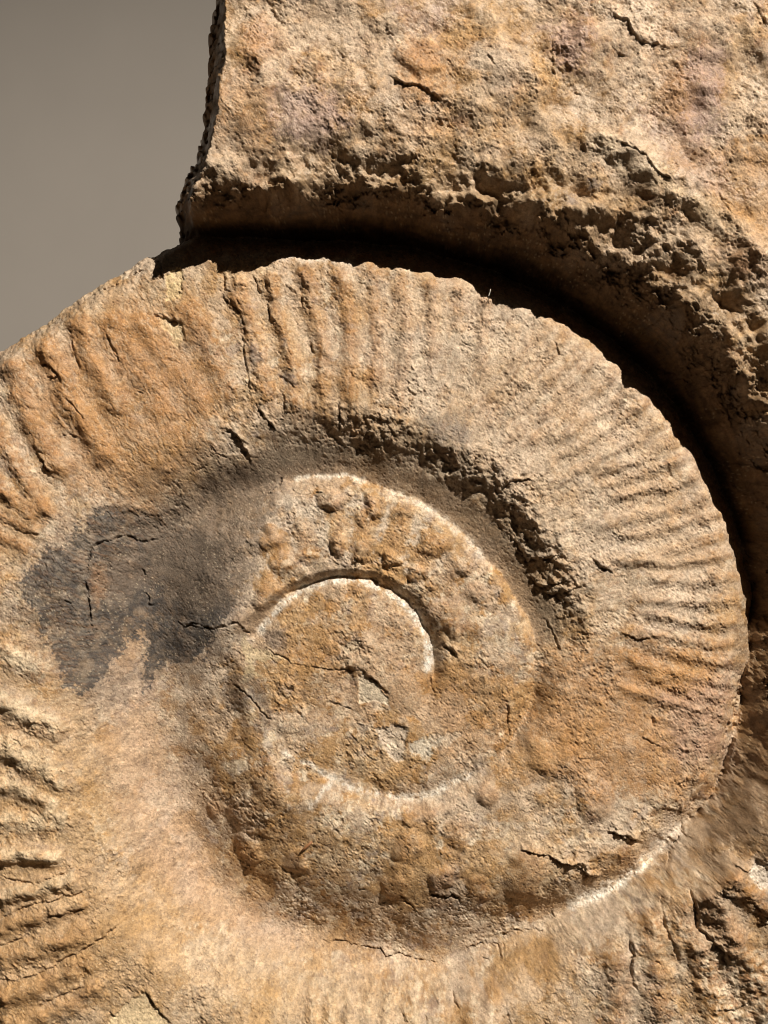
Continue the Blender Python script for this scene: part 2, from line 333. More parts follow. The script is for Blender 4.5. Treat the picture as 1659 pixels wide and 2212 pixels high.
# ---- flaked patches
CREAM = (.68, .56, .38); WHITE = (.80, .75, .66)
patch('C', [(1020, 80), (1100, 92), (1195, 135), (1205, 215), (1165, 300), (1125, 250), (1075, 150)], (.76, .60, .36), -4, 1.5, .95, 'flaked_patch', 3)
patch('5', [(780, 1060), (800, 1040), (870, 1100), (910, 1150), (920, 1190), (850, 1160), (780, 1175)], (.82, .74, .58), -3, 1.5, 1.0, 'flaked_patch', 2)
patch('5', [(850, 1280), (930, 1260), (990, 1290), (970, 1420), (940, 1430), (900, 1380)], (.56, .46, .36), -4, 1.5, .85, 'flaked_patch', 2.5)
patch('F', [(900, 1600), (1060, 1480), (1190, 1390), (1240, 1480), (1320, 1580), (1400, 1690), (1500, 1900), (800, 1900)], (.80, .66, .43), -4, 1.5, 1.0, 'flaked_patch', 3)
patch('5', [(700, 920), (790, 905), (800, 940), (730, 960)], (.62, .54, .40), -3, 2, .8, 'flaked_patch', 3)
patch('5', [(285, 865), (320, 925), (380, 940), (470, 975), (330, 1000), (350, 1050), (270, 1090), (300, 1000), (280, 950)], (.55, .43, .26), 0, 2, .8, 'plaster_fill', 4)
patch('5', [(1000, 1340), (1100, 1310), (1230, 1300), (1180, 1360), (1100, 1370), (1080, 1420), (1010, 1390)], (.58, .52, .42), -2, 3, .8, None, 4)
patch('8', [(530, 660), (562, 640), (552, 930), (590, 950), (582, 1020), (520, 1060), (500, 970), (540, 900)], (.60, .48, .30), 0, 2, .8, 'plaster_fill', 3)
patch('C', [(1440, 840), (1490, 820), (1560, 890), (1600, 960), (1490, 970), (1480, 900)], (.40, .33, .26), -3, 1.5, .7, 'flaked_patch', 2)
patch('H', [(1560, 330), (1660, 380), (1760, 420), (1720, 560), (1600, 560), (1500, 420)], (.70, .62, .52), -6, 2, .8, 'flaked_patch', 5)
patch('1', [(720, 1190), (770, 1150), (790, 1190), (780, 1290), (720, 1300)], (.74, .56, .30), -4, 2, .9, 'flaked_patch', 3)
STN = np.zeros_like(Z)
patch('8', [(480, 180), (850, 90), (1250, 180), (1560, 380), (1660, 700), (1600, 1000), (1400, 1150), (1100, 1300), (900, 1460), (560, 1480), (300, 1250), (60, 850), (150, 480)], (.155, .128, .115), 0, 24, .40, None, 24)
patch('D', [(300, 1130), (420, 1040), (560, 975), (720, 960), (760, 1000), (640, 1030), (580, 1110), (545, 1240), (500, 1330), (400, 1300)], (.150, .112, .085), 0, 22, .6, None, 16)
# ---- dark manganese stain, other stains, tonal patches and painted ridge light
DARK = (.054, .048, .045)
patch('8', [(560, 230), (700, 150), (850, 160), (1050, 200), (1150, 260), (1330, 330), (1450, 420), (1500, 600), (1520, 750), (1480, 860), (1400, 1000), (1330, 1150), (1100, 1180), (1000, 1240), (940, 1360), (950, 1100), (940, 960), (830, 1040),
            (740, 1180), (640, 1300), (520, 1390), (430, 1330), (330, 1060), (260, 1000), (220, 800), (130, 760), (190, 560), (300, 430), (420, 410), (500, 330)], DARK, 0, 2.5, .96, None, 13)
patch('8', [(700, 450), (900, 420), (1000, 600), (800, 800), (640, 760)], (.20, .145, .105), 0, 20, .55, None, 9)
patch('8', [(600, 520), (680, 540), (700, 700), (640, 820), (600, 700)], (.34, .19, .10), 0, 8, .6, None, 6)
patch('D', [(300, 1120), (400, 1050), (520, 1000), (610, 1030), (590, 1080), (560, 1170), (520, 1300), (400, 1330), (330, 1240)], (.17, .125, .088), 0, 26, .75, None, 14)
patch('5', [(200, 1060), (330, 1050), (400, 1170), (420, 1240), (380, 1260), (330, 1180), (230, 1200), (180, 1140)], (.17, .135, .115), 0, 7, .6, None, 8)
patch('5', [(350, 860), (460, 850), (470, 960), (400, 930)], (.19, .145, .115), 0, 6, .7, None, 6)
for t, pts in [('A', [(110, 700), (170, 690), (210, 780), (150, 790)]), ('A', [(320, 640), (360, 660), (360, 710), (320, 700)]), ('A', [(290, 860), (380, 870), (410, 940), (330, 930)]), ('2', [(880, 780), (940, 790), (930, 825), (880, 820)]),
               ('2', [(750, 680), (778, 690), (770, 708), (748, 700)]), ('2', [(780, 840), (820, 850), (830, 910), (790, 900)])]:
    patch(t, pts, (.20, .165, .15), 0, 5, .7, None, 5)
patch('7', [(190, 830), (320, 800), (330, 990), (180, 1000)], (.24, .19, .165), 0, 16, .5, None, 12)
rib('D', [(1200, 300), (1325, 305), (1440, 392), (1570, 488), (1720, 610)], 42, 22, None, 0)
patch('D', [(1250, 290), (1330, 295), (1450, 380), (1580, 470), (1720, 570), (1700, 620), (1560, 520), (1430, 430), (1300, 340)], (.60, .47, .32), 0, 16, .6, None, 14)  # pale tint that paints in the lit face of the ridge
patch('D', [(1590, 1360), (1760, 1300), (1760, 1900), (1650, 1860), (1545, 1800), (1580, 1690), (1600, 1560)], (.19, .112, .052), 0, 14, .85, None, 14)  # darker brown tone on the right-hand wall
patch('D', [(800, 600), (1150, 660), (1400, 900), (1560, 1250), (1500, 1350), (1250, 1250), (1080, 1000), (850, 860)], (.54, .43, .325), 0, 60, .55, None, 30)
for x, y, r_, a in [(1238, 85, 70, 9), (1495, 190, 80, 10), (905, 130, 48, 12), (1610, 560, 60, 8), (560, 90, 60, 7)]:
    lump('D', x, y, r_, a, None)
    c_ = [(x + r_ * .8 * math.cos(q), y + r_ * .9 * math.sin(q)) for q in np.linspace(0, 5.6, 9)]
    patch('D', c_, (.40, .24, .15), 0, 14, .5, None, 16, gloss=1.0)
# grey-brown umbilical wall of the middle whorl and its gritty shoulder
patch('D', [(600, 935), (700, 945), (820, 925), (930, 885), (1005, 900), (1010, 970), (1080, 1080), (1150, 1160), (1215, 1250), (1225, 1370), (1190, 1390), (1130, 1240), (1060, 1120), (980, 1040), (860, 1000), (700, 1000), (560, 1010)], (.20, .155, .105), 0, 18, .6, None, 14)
patch('A', [(1180, 1130), (1420, 1160), (1440, 1290), (1250, 1280)], (.22, .18, .155), 0, 12, .6, None, 10)
# warm ochre areas
OCH = (.40, .205, .075)
for pts, k in [([(1190, 1400), (1560, 1400), (1580, 1560), (1480, 1730), (1250, 1700), (1130, 1560)], .8), ([(60, 760), (300, 650), (480, 800), (460, 960), (330, 1090), (150, 1060), (60, 900)], .62), ([(590, 1440), (760, 1260), (900, 1330), (930, 1480), (800, 1560), (620, 1560)], .35),
               ([(0, 1900), (260, 1850), (420, 2000), (380, 2140), (120, 2212), (-60, 2212)], .2), ([(1100, 1560), (1170, 1580), (1150, 1700), (1060, 1680)], .3), ([(900, 1430), (1120, 1420), (1110, 1600), (960, 1660)], .45), ([(480, 150), (600, 200), (600, 330), (470, 300)], .5), ([(860, 100), (1000, 130), (960, 220), (880, 210)], .7),
               ([(1420, 60), (1560, 100), (1480, 320), (1400, 260)], .45), ([(800, 250), (960, 240), (1000, 300), (830, 310)], .35), ([(1500, 300), (1700, 330), (1700, 560), (1560, 500)], .4)]:
    patch('D', pts, OCH, 0, 30, k, None, 22)
patch('D', [(-80, 1500), (150, 1560), (260, 1850), (500, 2040), (900, 2110), (900, 2300), (-80, 2300)], (.50, .325, .16), 0, 50, .45, None, 30)
PUR = (.36, .26, .235)
for pts, k in [([(590, 200), (700, 180), (760, 260), (700, 320), (600, 300)], .7), ([(840, 0), (980, 0), (960, 70), (880, 60)], .45), ([(1180, 60), (1260, 40), (1280, 120), (1220, 160)], .6), ([(1480, 120), (1560, 90), (1560, 300), (1490, 280)], .6), ([(1380, 230), (1500, 260), (1600, 420), (1480, 420)], .4), ([(1430, 1500), (1590, 1450), (1560, 1640), (1460, 1660)], .4)]:
    patch('D', pts, PUR, 0, 22, k, None, 16, gloss=.5)
# ---- cracks and ledges
for pts, w, a in [([(600, 960), (582, 800), (570, 650), (575, 530), (600, 440), (640, 405), (690, 375), (725, 380), (770, 355), (860, 355), (890, 378), (960, 380), (1060, 365)], 3.0, 15), ([(1150, 910), (1210, 940), (1270, 915), (1330, 930), (1400, 985)], 2.6, 10),
                  ([(1430, 935), (1500, 930), (1550, 910), (1640, 1000)], 2.6, 12), ([(920, 550), (950, 610)], 2.5, 8), ([(935, 720), (970, 752), (960, 800), (1010, 790)], 3, 9), ([(570, 900), (605, 940)], 4, 12), ([(430, 770), (470, 790)], 2.5, 6), ([(90, 310), (150, 335), (250, 340)], 4, 10)]:
    crack('8', pts, w, a, lift=2, lw=8)
for pts, w, a, l in [([(0, 825), (80, 840), (150, 850), (260, 830), (310, 882)], 2.6, 9, 2), ([(375, 940), (460, 970), (490, 1000), (600, 1020), (680, 1030), (790, 1030)], 2.4, 7, 2), ([(790, 1025), (830, 1060), (870, 1085), (905, 1130)], 5, 14, 5), ([(1090, 1060), (1112, 1135)], 3.5, 9, 3),
                     ([(510, 1190), (545, 1240)], 3, 9, 3), ([(930, 1268), (990, 1285)], 3, 9, 3), ([(1160, 930), (1205, 972)], 4, 11, 4), ([(455, 195), (440, 235), (370, 275)], 3.5, 13, 5), ([(480, 240), (530, 270), (620, 260), (700, 240)], 2.2, 5, 2), ([(750, 1310), (800, 1370), (830, 1410)], 2.5, 7, 2),
                     ([(620, 800), (640, 850), (600, 840)], 2, 4, 0), ([(240, 1090), (320, 1160), (410, 1250)], 3, 8, 3), ([(640, 1160), (760, 1200)], 2.5, 6, 3)]:
    crack('5', pts, w, a, l, 10)
for pts, w, a, l in [([(955, 62), (1040, 80), (1100, 88), (1195, 132)], 3, 13, 3), ([(420, 855), (460, 843), (495, 868)], 3, 10, 2), ([(230, 930), (300, 1050), (370, 1100)], 4, 10, 6), ([(1440, 830), (1500, 820), (1580, 900), (1620, 965), (1630, 1030)], 3, 11, 4), ([(1370, 930), (1420, 970), (1490, 990)], 3, 10, 3),
                     ([(280, 390), (330, 402), (385, 470), (300, 472)], 4, 11, 4), ([(1020, 510), (1110, 510)], 2, 4, 0), ([(1260, 1090), (1310, 1060)], 3, 7, 2), ([(440, 600), (560, 760)], 4, 5, 3), ([(690, 190), (790, 380)], 4, 7, 2), ([(450, 150), (500, 360), (530, 420)], 4, 8, 2), ([(850, 500), (900, 560), (1000, 600)], 2, 5, 0)]:
    crack('C', pts, w, a, l, 12)
for pts, w, a, l in [([(230, 450), (240, 535), (275, 552)], 3, 13, 3), ([(85, 560), (95, 700), (110, 850), (140, 1000)], 2.5, 6, 4), ([(150, 1020), (190, 1090), (240, 1160), (285, 1198)], 3.5, 10, 5), ([(485, 680), (510, 742)], 4, 13, 3), ([(655, 1040), (658, 1130), (650, 1200)], 3, 9, 5), ([(335, 1000), (335, 1090), (370, 1100)], 3, 11, 4),
                     ([(1235, 1048), (1290, 1062)], 2.5, 9, 2), ([(0, 1200), (70, 1260), (130, 1390)], 3, 11, 3), ([(430, 400), (445, 480)], 3, 9, 3), ([(140, 270), (190, 390)], 4, 9, 4), ([(0, 400), (80, 520), (100, 640)], 4, 8, 4), ([(300, 870), (400, 950)], 4, 8, 4)]:
    crack('A', pts, w, a, l, 12)
for pts, w, a, l in [([(40, 340), (90, 375), (140, 375), (200, 405), (250, 440)], 5, 14, 14), ([(980, 50), (1000, 75), (1050, 100), (1080, 145), (1110, 180), (1150, 188), (1200, 200)], 5, 12, 11), ([(980, 200), (1040, 245)], 3, 8, 5), ([(1590, 20), (1640, 100)], 5, 11, 8), ([(1000, 620), (1120, 680), (1160, 750), (1210, 780), (1300, 790)], 4, 8, 8),
                     ([(1340, 770), (1430, 800), (1480, 900), (1500, 940)], 3, 7, 4), ([(730, 170), (735, 300), (745, 360)], 4, 6, 6), ([(650, 320), (660, 430)], 4, 6, 5), ([(1120, 1050), (1125, 1170)], 4, 9, 4), ([(900, 760), (960, 720)], 3, 5, 3), ([(440, 240), (480, 290)], 4, 6, 4), ([(800, 380), (860, 400)], 3, 6, 3), ([(0, 110), (60, 160)], 3, 5, 3)]:
    crack('2', pts, w * .6, a * .65, l * .55, 22)
for pts, w, a, l in [([(740, 0), (760, 60)], 3, 8, 3), ([(1030, 1260), (1100, 1290), (1150, 1280)], 3, 9, 4), ([(900, 930), (930, 970), (990, 1000)], 4, 9, 6), ([(510, 640), (560, 600), (640, 600)], 5, 9, 8), ([(690, 1080), (750, 1095), (850, 1060)], 6, 11, 10), ([(620, 1010), (680, 1060), (800, 1030)], 6, 10, 9), ([(540, 830), (620, 950), (700, 940), (760, 920)], 6, 10, 8), ([(690, 1200), (740, 1270), (760, 1340)], 4, 10, 4), ([(280, 1320), (310, 1365)], 4, 10, 4)]:
    crack('4', pts, w, a, l, 18)
for pts, w, a, l in [([(1548, -60), (1530, 60), (1490, 280), (1462, 400), (1400, 520), (1300, 610)], 9, 20, 0), ([(1500, 120), (1470, 260), (1430, 340)], 5, 10, 4), ([(1360, 470), (1300, 560)], 5, 10, 4), ([(1200, 540), (1290, 560)], 5, 10, 6), ([(960, 640), (1040, 660), (1110, 690)], 5, 10, 6), ([(1330, 250), (1350, 275)], 3, 8, 3), ([(1155, 150), (1165, 190)], 5, 10, 3), ([(530, 90), (545, 230)], 3, 8, 3), ([(1110, 240), (1200, 270)], 3, 5, 3), ([(580, 720), (700, 740), (820, 800)], 6, 6, 8)]:
    crack('7', pts, w, a, l, 16)
for pts, w, a, l in [([(640, 1350), (700, 1362), (780, 1395)], 3, 9, 3), ([(410, 1260), (500, 1215), (610, 1150)], 5, 10, 4), ([(965, 1180), (970, 1290), (1000, 1310)], 4, 11, 5), ([(690, 1150), (700, 1190), (640, 1210)], 3, 9, 2)]:
    crack('1', pts, w, a, l, 12)
# chalky sutures, and highlights painted along lit rims
def chalk_and_rimlight(t, pts, w, k, name=None):
    pts = P(t, pts); win = window(pts, 3 * w); d, s, u = dist(pts, win)
    n = .40 + 1.0 * perlin(X[win] / 19, Y[win] / 19, 72) + .6 * perlin(X[win] / 9, Y[win] / 9, 70) + .7 * perlin(X[win] / 4, Y[win] / 4, 71)
    m = np.clip(np.exp(-(d / w) ** 2) * 1.3 * (n + .35), 0, 1) * sst(0, .06, u) * (1 - sst(.94, 1, u)) * k
    PATCH.append((win, m.astype(f32), WHITE, 0))
    if name:
        i = newlab(name); LAB[win] = np.where(d < w * .8, i, LAB[win])
chalk_and_rimlight('5', [(335, 900), (365, 850), (440, 755), (540, 680), (640, 645), (700, 637), (780, 648), (860, 668), (950, 715), (1020, 790), (1070, 870), (1092, 950), (1085, 1040)], 7, .85, 'chalk_seam')
chalk_and_rimlight('5', [(1085, 900), (1092, 970), (1078, 1045)], 11, .9)
chalk_and_rimlight('6', [(1200, 290), (1330, 350), (1430, 405), (1530, 465), (1659, 480)], 6, .6)
chalk_and_rimlight('6', [(1430, 420), (1390, 480), (1330, 560)], 6, .5)
chalk_and_rimlight('7', [(0, 480), (140, 500), (220, 470), (300, 430), (390, 385)], 8, .65, 'chalk_seam')
chalk_and_rimlight('7', [(780, 960), (930, 905), (1010, 870), (1100, 800), (1160, 740)], 15, .75, 'chalk_seam')
chalk_and_rimlight('7', [(1150, 740), (1220, 680), (1290, 610)], 16, .4)
chalk_and_rimlight('5', [(500, 205), (600, 192), (720, 190), (830, 215)], 5, .6)  # lit edge of the inner whorl, painted as a pale line
chalk_and_rimlight('5', [(900, 245), (1050, 310), (1180, 400), (1280, 490), (1330, 560)], 7, .4)  # the same painted edge light, fainter round the right side
chalk_and_rimlight('1', [(940, 1110), (1060, 1100), (1180, 1098), (1300, 1115), (1420, 1122), (1560, 1130)], 9, .45)  # painted highlight on the top rim of the middle whorl
print("strokes", len(PART), time.time() - T0)

# ------------------------------------------------------------ rock grain
n0_ = fbm(X / 60, Y / 60, 3, 104)
outer_hi = sst(150, 190, MT[1].max() * 0 + ip(MT, PO))                  # the thick outer whorl
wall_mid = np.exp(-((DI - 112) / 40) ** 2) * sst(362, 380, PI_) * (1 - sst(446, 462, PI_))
shoulder = np.exp(-((DI - ip(WI, PI_) * .42) / (ip(WI, PI_) * .17)) ** 2) * sst(715, 735, PI_) * (1 - sst(820, 835, PI_))
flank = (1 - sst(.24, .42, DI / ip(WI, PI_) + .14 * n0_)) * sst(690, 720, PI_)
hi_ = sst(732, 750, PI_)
SMO = np.maximum(SMO, .6 * flank * hi_)
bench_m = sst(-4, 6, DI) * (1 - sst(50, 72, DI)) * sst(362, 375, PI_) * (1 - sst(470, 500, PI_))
SMO = np.maximum(SMO, .8 * bench_m)
SMO = np.clip(SMO - wall_mid, 0, 1)
worn = sst(-.05, .3, N(130, 3, 175)) * .65
worn = np.maximum(worn, .6 * (1 - sst(420, 560, dx)) * (1 - sst(1000, 1100, dy)))
rough = (1 - .72 * SMO) * (1 - worn) * (1 - .45 * shoulder)
n_big = N(190, 3, 100); n_mid = N(52, 3, 110); n_sm = N(17, 3, 120, .6); n_fine = N(6.0, 2, 130, .6)
c1, c2 = worley((X + 9 * n_sm) / 21, (Y + 9 * n_mid) / 21, 140); d1, d2 = worley((X + 6 * n_fine) / 8.5, (Y + 6 * n_sm) / 8.5, 141)
e1, e2 = worley((X + 16 * n_mid) / 46, (Y + 16 * n_sm) / 46, 142)
# stepped flakes: a terraced noise whose treads have short dark risers
tn = N(34, 4, 150, .55) * 3.2; fl = np.floor(tn); terr = fl + sst(.78, 1.0, tn - fl)
tn2 = N(13, 3, 160, .55) * 2.2; fl2 = np.floor(tn2); terr2 = fl2 + sst(.7, 1.0, tn2 - fl2)
flake = sst(-.1, .5, N(120, 2, 170))
k1, k2 = worley(X / 13, Y / 13, 144)
pits = np.maximum(np.clip(1 - d1 / .34, 0, 1) * (perlin(X / 30, Y / 30, 171) > .05), 1.5 * np.clip(1 - k1 / .20, 0, 1) * (perlin(X / 60, Y / 60, 172) > -.1))
lw_ = (1 - sst(440, 620, dx)) * (1 - sst(1050, 1150, dy))
su = X * .866 - Y * .5; sv = X * .5 + Y * .866
lw_ = lw_ * sst(-.35, .35, N(90, 2, 176)) 
streak = fbm((su + 14 * n_mid + 5 * n_sm) / 8, (sv + 20 * n_mid) / 42, 4, 173, .62) * lw_ * .75 + fbm(TH / 360 * 256 * 2 + .9 * n_mid + .4 * n_sm, R / 60, 3, 174, .6) * (1 - lw_) * .4 * sst(690, 730, PO) * (1 - sst(900, 940, PO))
stri = perlin(TH / 360 * 256, R / 5.2, 180) + .7 * perlin(TH / 360 * 256 * 2, R / 2.6, 181)
Z += n_big * 9 + n_mid * 3.2 * rough
p1 = plates((X + 14 * n_sm) / 19, (Y + 14 * N(15, 3, 121, .6)) / 15, 400); p2 = plates((X + 5 * n_fine) / 7.5, (Y + 5 * N(6, 2, 122)) / 6.2, 401)
p3 = plates((X + 30 * n_mid + 6 * n_sm) / 52, (Y + 30 * N(50, 3, 123) + 6 * n_fine) / 38, 402)
Z += rough * (n_sm * 1.1 + n_fine * .35 + terr * (.25 + 1.0 * flake) + p1 * 1.9 * (.4 + flake) + p2 * 1.15 + p3 * 3.0 * flake) + streak * 2.6 * (1 - SMO) - pits * (1.5 + 1.2 * rough)
Z += stri * 0.45 * np.clip(SMO + .15, 0, 1)
Z += outer_hi * (n_big * 12 + N(85, 2, 105) * 6 + n_sm * .8 + (1 - c1) * 1.6 + n_mid * 2.5)
Z += wall_mid * ((.75 - c1) * 4 + (.8 - e1) * 11 + n_mid * 8 + p3 * 5 + n_sm * 3 + terr * 1.6)
sh_n = N(75, 3, 190)
h1, h2 = worley((X + 30 * n_mid) / 110, (Y + 30 * sh_n) / 90, 143)
Z += shoulder * ((.8 - e1) * 4 + n_sm * 1.5 + terr * .9 + sh_n * 24 + (.6 - h1) * 36 + p3 * 5 + n_mid * 5)
Z += flank * (stri * 2.0 * hi_ + p3 * 9 * hi_ + p1 * 3 + p2 * 3 * (1 - hi_) + n_sm * 3 + n_mid * 12 + (.6 - e1) * 12 + sh_n * 14 + terr * 1.5)
grit = sst(1480, 1560, dx) * sst(2040, 2090, dy) + .5 * sst(0, .4, N(150, 2, 195)) * sst(1900, 2000, dy) * sst(1300, 1400, dx)
Z += np.clip(grit, 0, 1) * ((.6 - c1) * 7 + (.5 - d1) * 3)
print("grain", time.time() - T0)

# ------------------------------------------------------------ outline of the piece and its broken edges (in the fossil's plane)
def un(pts, h):
    p = np.array(pts, float); return np.stack([CX + (p[:, 0] - CX) * (CAM - h) / CAM, CY + (p[:, 1] - CY) * (CAM - h) / CAM], 1)
edge = np.vstack([un([(505, -260), (482, -60), (474, 0), (462, 72), (460, 140), (452, 200), (449, 270), (430, 345)], 60), un([(414, 400)], 10),
                  un([(402, 462), (400, 492)], -60), un([(372, 520), (338, 556), (318, 560), (262, 598), (210, 628), (145, 672), (90, 712), (50, 738), (0, 768), (-60, 812), (-140, 870), (-185, 930)], -40)])
px_, py_ = edge[:, 0].astype(f32), edge[:, 1].astype(f32)
order = np.argsort(py_); ex_at = np.interp(gy, py_[order], px_[order]).astype(f32)
best = np.full(X.shape, 1e9, f32)
colmax = X < 620
for i in range(len(edge) - 1):
    a = edge[i]; b = edge[i + 1]; d = b - a
    t = np.clip(((X[colmax] - a[0]) * d[0] + (Y[colmax] - a[1]) * d[1]) / (d @ d + 1e-6), 0, 1)
    best[colmax] = np.minimum(best[colmax], np.hypot(X[colmax] - a[0] - t * d[0], Y[colmax] - a[1] - t * d[1]))
inside = X > ex_at[:, None]
jag = perlin(X / 26, Y / 26, 200) * 4 + perlin(X / 9, Y / 9, 201) * 2.5 + perlin(X / 60, Y / 60, 202) * 4
sd = np.where(inside, best, -best) + jag
ap = sst(560, 460, dy) if False else (1 - sst(470, 540, dy))          # broken aperture end
sd = np.minimum(sd, np.minimum(np.minimum(X + 165, 1855 - X), np.minimum(Y + 185, 2415 - Y)) + 6 + jag)
# broken face of the aperture: a short steep facet, then the drop behind
fac = np.clip(1 - sd / 40, 0, 1)
Z -= ap * (fac ** 1.1) * 150 * (1 + .25 * perlin(X / 14, Y / 10, 203))
Z -= (1 - ap) * np.clip(1 - sd / 46, 0, 1) ** 2 * 55
drop = np.clip(-sd / 26, 0, 1)
Z = Z - 260 * (1 - np.sqrt(np.clip(1 - drop ** 2, 0, 1)))
keep = sd > -25.9

# ------------------------------------------------------------ colour of the rock, with some light and shade painted in
def C3(c): return np.array(c, f32)
shp = Z.shape
col = np.empty(shp + (3,), f32)
a = np.clip(.5 + .7 * N(150, 3, 300) + .3 * n_mid, 0, 1)[..., None]
col[:] = C3((.37, .245, .137)) * (1 - a) + C3((.54, .395, .255)) * a
def mix(m, c): 
    global col
    col += (C3(c) - col) * np.clip(m, 0, 1)[..., None]
b1 = N(70, 5, 310, .66); b2 = N(85, 5, 320, .66); b3 = N(40, 4, 330, .68); b4 = N(22, 4, 340, .66)
mix(sst(.02, .22, b1) * .8, (.35, .185, .064))          # iron ochre
mix(sst(.08, .3, b2) * .5, (.47, .345, .25))           # pinkish grey
mix(sst(.08, .22, b3) * .65, (.68, .57, .42))             # dusty cream
mix(sst(.12, .26, b4) * .6, (.22, .13, .072))           # brown
mix(sst(.20, .38, N(46, 4, 350, .68)) * .55, (.28, .225, .20))  # grey-violet
mix(sst(.16, .30, N(14, 3, 355, .65)) * .45, (.66, .53, .38))
mix(outer_hi * (.55 + .4 * b2), (.385, .225, .115)); mix(outer_hi * sst(.05, .3, N(75, 5, 356, .66)) * .7, (.31, .16, .075))
g1 = N(210, 5, 358, .6); g2 = N(180, 5, 359, .62)
mix(sst(.02, .12, g1) * .7, (.35, .19, .064)); mix(sst(.06, .18, g2) * .5, (.50, .39, .29)); mix(sst(.06, .16, -g2) * .5, (.44, .27, .12))
rm = np.clip(RIBM, 0, 1)
ring = sst(395, 420, PO) * (1 - sst(540, 570, PO)) * sst(.12, .25, TT) * (1 - sst(.8, .92, TT)) * (1 - sst(.05, .2, rm))
left = 1 - sst(380, 560, dx) * 0.55
mix(rm * (.42 + .45 * left) * (.8 + .5 * b4), (.36, .175, .062))
pale = np.clip(.9 - rm * 2.2, 0, 1) * sst(640, 700, PO) * (1 - SMO)
mix(pale * .6 * sst(-.4, .3, b2), (.58, .455, .335)); mix(ring * .7 * sst(-.2, .1, b3), (.56, .46, .36))
# lower-left ribs: pale crests with ochre in the furrows
ll = sst(1330, 1420, dy) * (1 - sst(170, 230, dx)) * (1 - sst(1900, 2000, dy))
mix(ll * sst(.25, .8, rm) * .75 * sst(-.7, .1, b3), (.74, .61, .43)); mix(ll * sst(.45, .1, rm) * .55 if False else ll * (1 - sst(.05, .3, rm)) * .45, (.40, .235, .09))
mix(SMO * (1 - flank) * .30, (.47, .325, .225))
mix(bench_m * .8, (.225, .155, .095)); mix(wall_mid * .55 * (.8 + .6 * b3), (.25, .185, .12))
mix(flank * .9, (.125, .068, .028))  # brown underside, darkened further to deepen the shade on it
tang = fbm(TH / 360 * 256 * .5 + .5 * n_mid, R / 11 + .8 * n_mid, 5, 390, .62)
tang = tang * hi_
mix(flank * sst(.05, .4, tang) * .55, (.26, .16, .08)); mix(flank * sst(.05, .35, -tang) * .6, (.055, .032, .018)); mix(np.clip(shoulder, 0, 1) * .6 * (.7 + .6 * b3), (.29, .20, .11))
mix(np.clip(grit, 0, 1) * sst(-.2, .3, n_sm) * .7, (.70, .57, .41)); mix(np.clip(grit, 0, 1) * sst(.1, .5, N(20, 3, 360)) * .6, (.42, .215, .10))
gl = np.clip(.20 + .75 * outer_hi * sst(.02, .25, N(120, 3, 395)), 0, 1)
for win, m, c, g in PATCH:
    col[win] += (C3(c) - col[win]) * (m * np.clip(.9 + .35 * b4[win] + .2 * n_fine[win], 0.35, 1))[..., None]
    if g: gl[win] = np.maximum(gl[win], m * g + gl[win] * (1 - m))
gl = np.clip(gl - .3 * SMO, 0, 1)
# grain: mottling, dark specks, pale dust
mot = .96 + (.28 * n_sm + .24 * n_fine + .22 * p2 + .22 * p1 + .14 * N(3.4, 1, 370)) * (1 - .4 * worn)
col *= np.clip(mot, .45, 1.6)[..., None]
sp = np.clip(1 - d1 / .20, 0, 1) * (perlin(X / 50, Y / 50, 380) > -.05)
mix(streak * 1.1 * (1 - SMO), (.30, .15, .065)); mix(-streak * .9 * (1 - SMO), (.60, .47, .34))
mix(sp * .8, (.13, .075, .045))
f1, f2 = worley(X / 11, Y / 11, 381)
mix(np.clip(1 - f1 / .17, 0, 1) * (perlin(X / 70, Y / 70, 382) > .1) * .6, (.80, .66, .46))
mix(pits * .25, (.20, .12, .07))
col = np.clip(col, .012, .9)
print("colour", time.time() - T0)

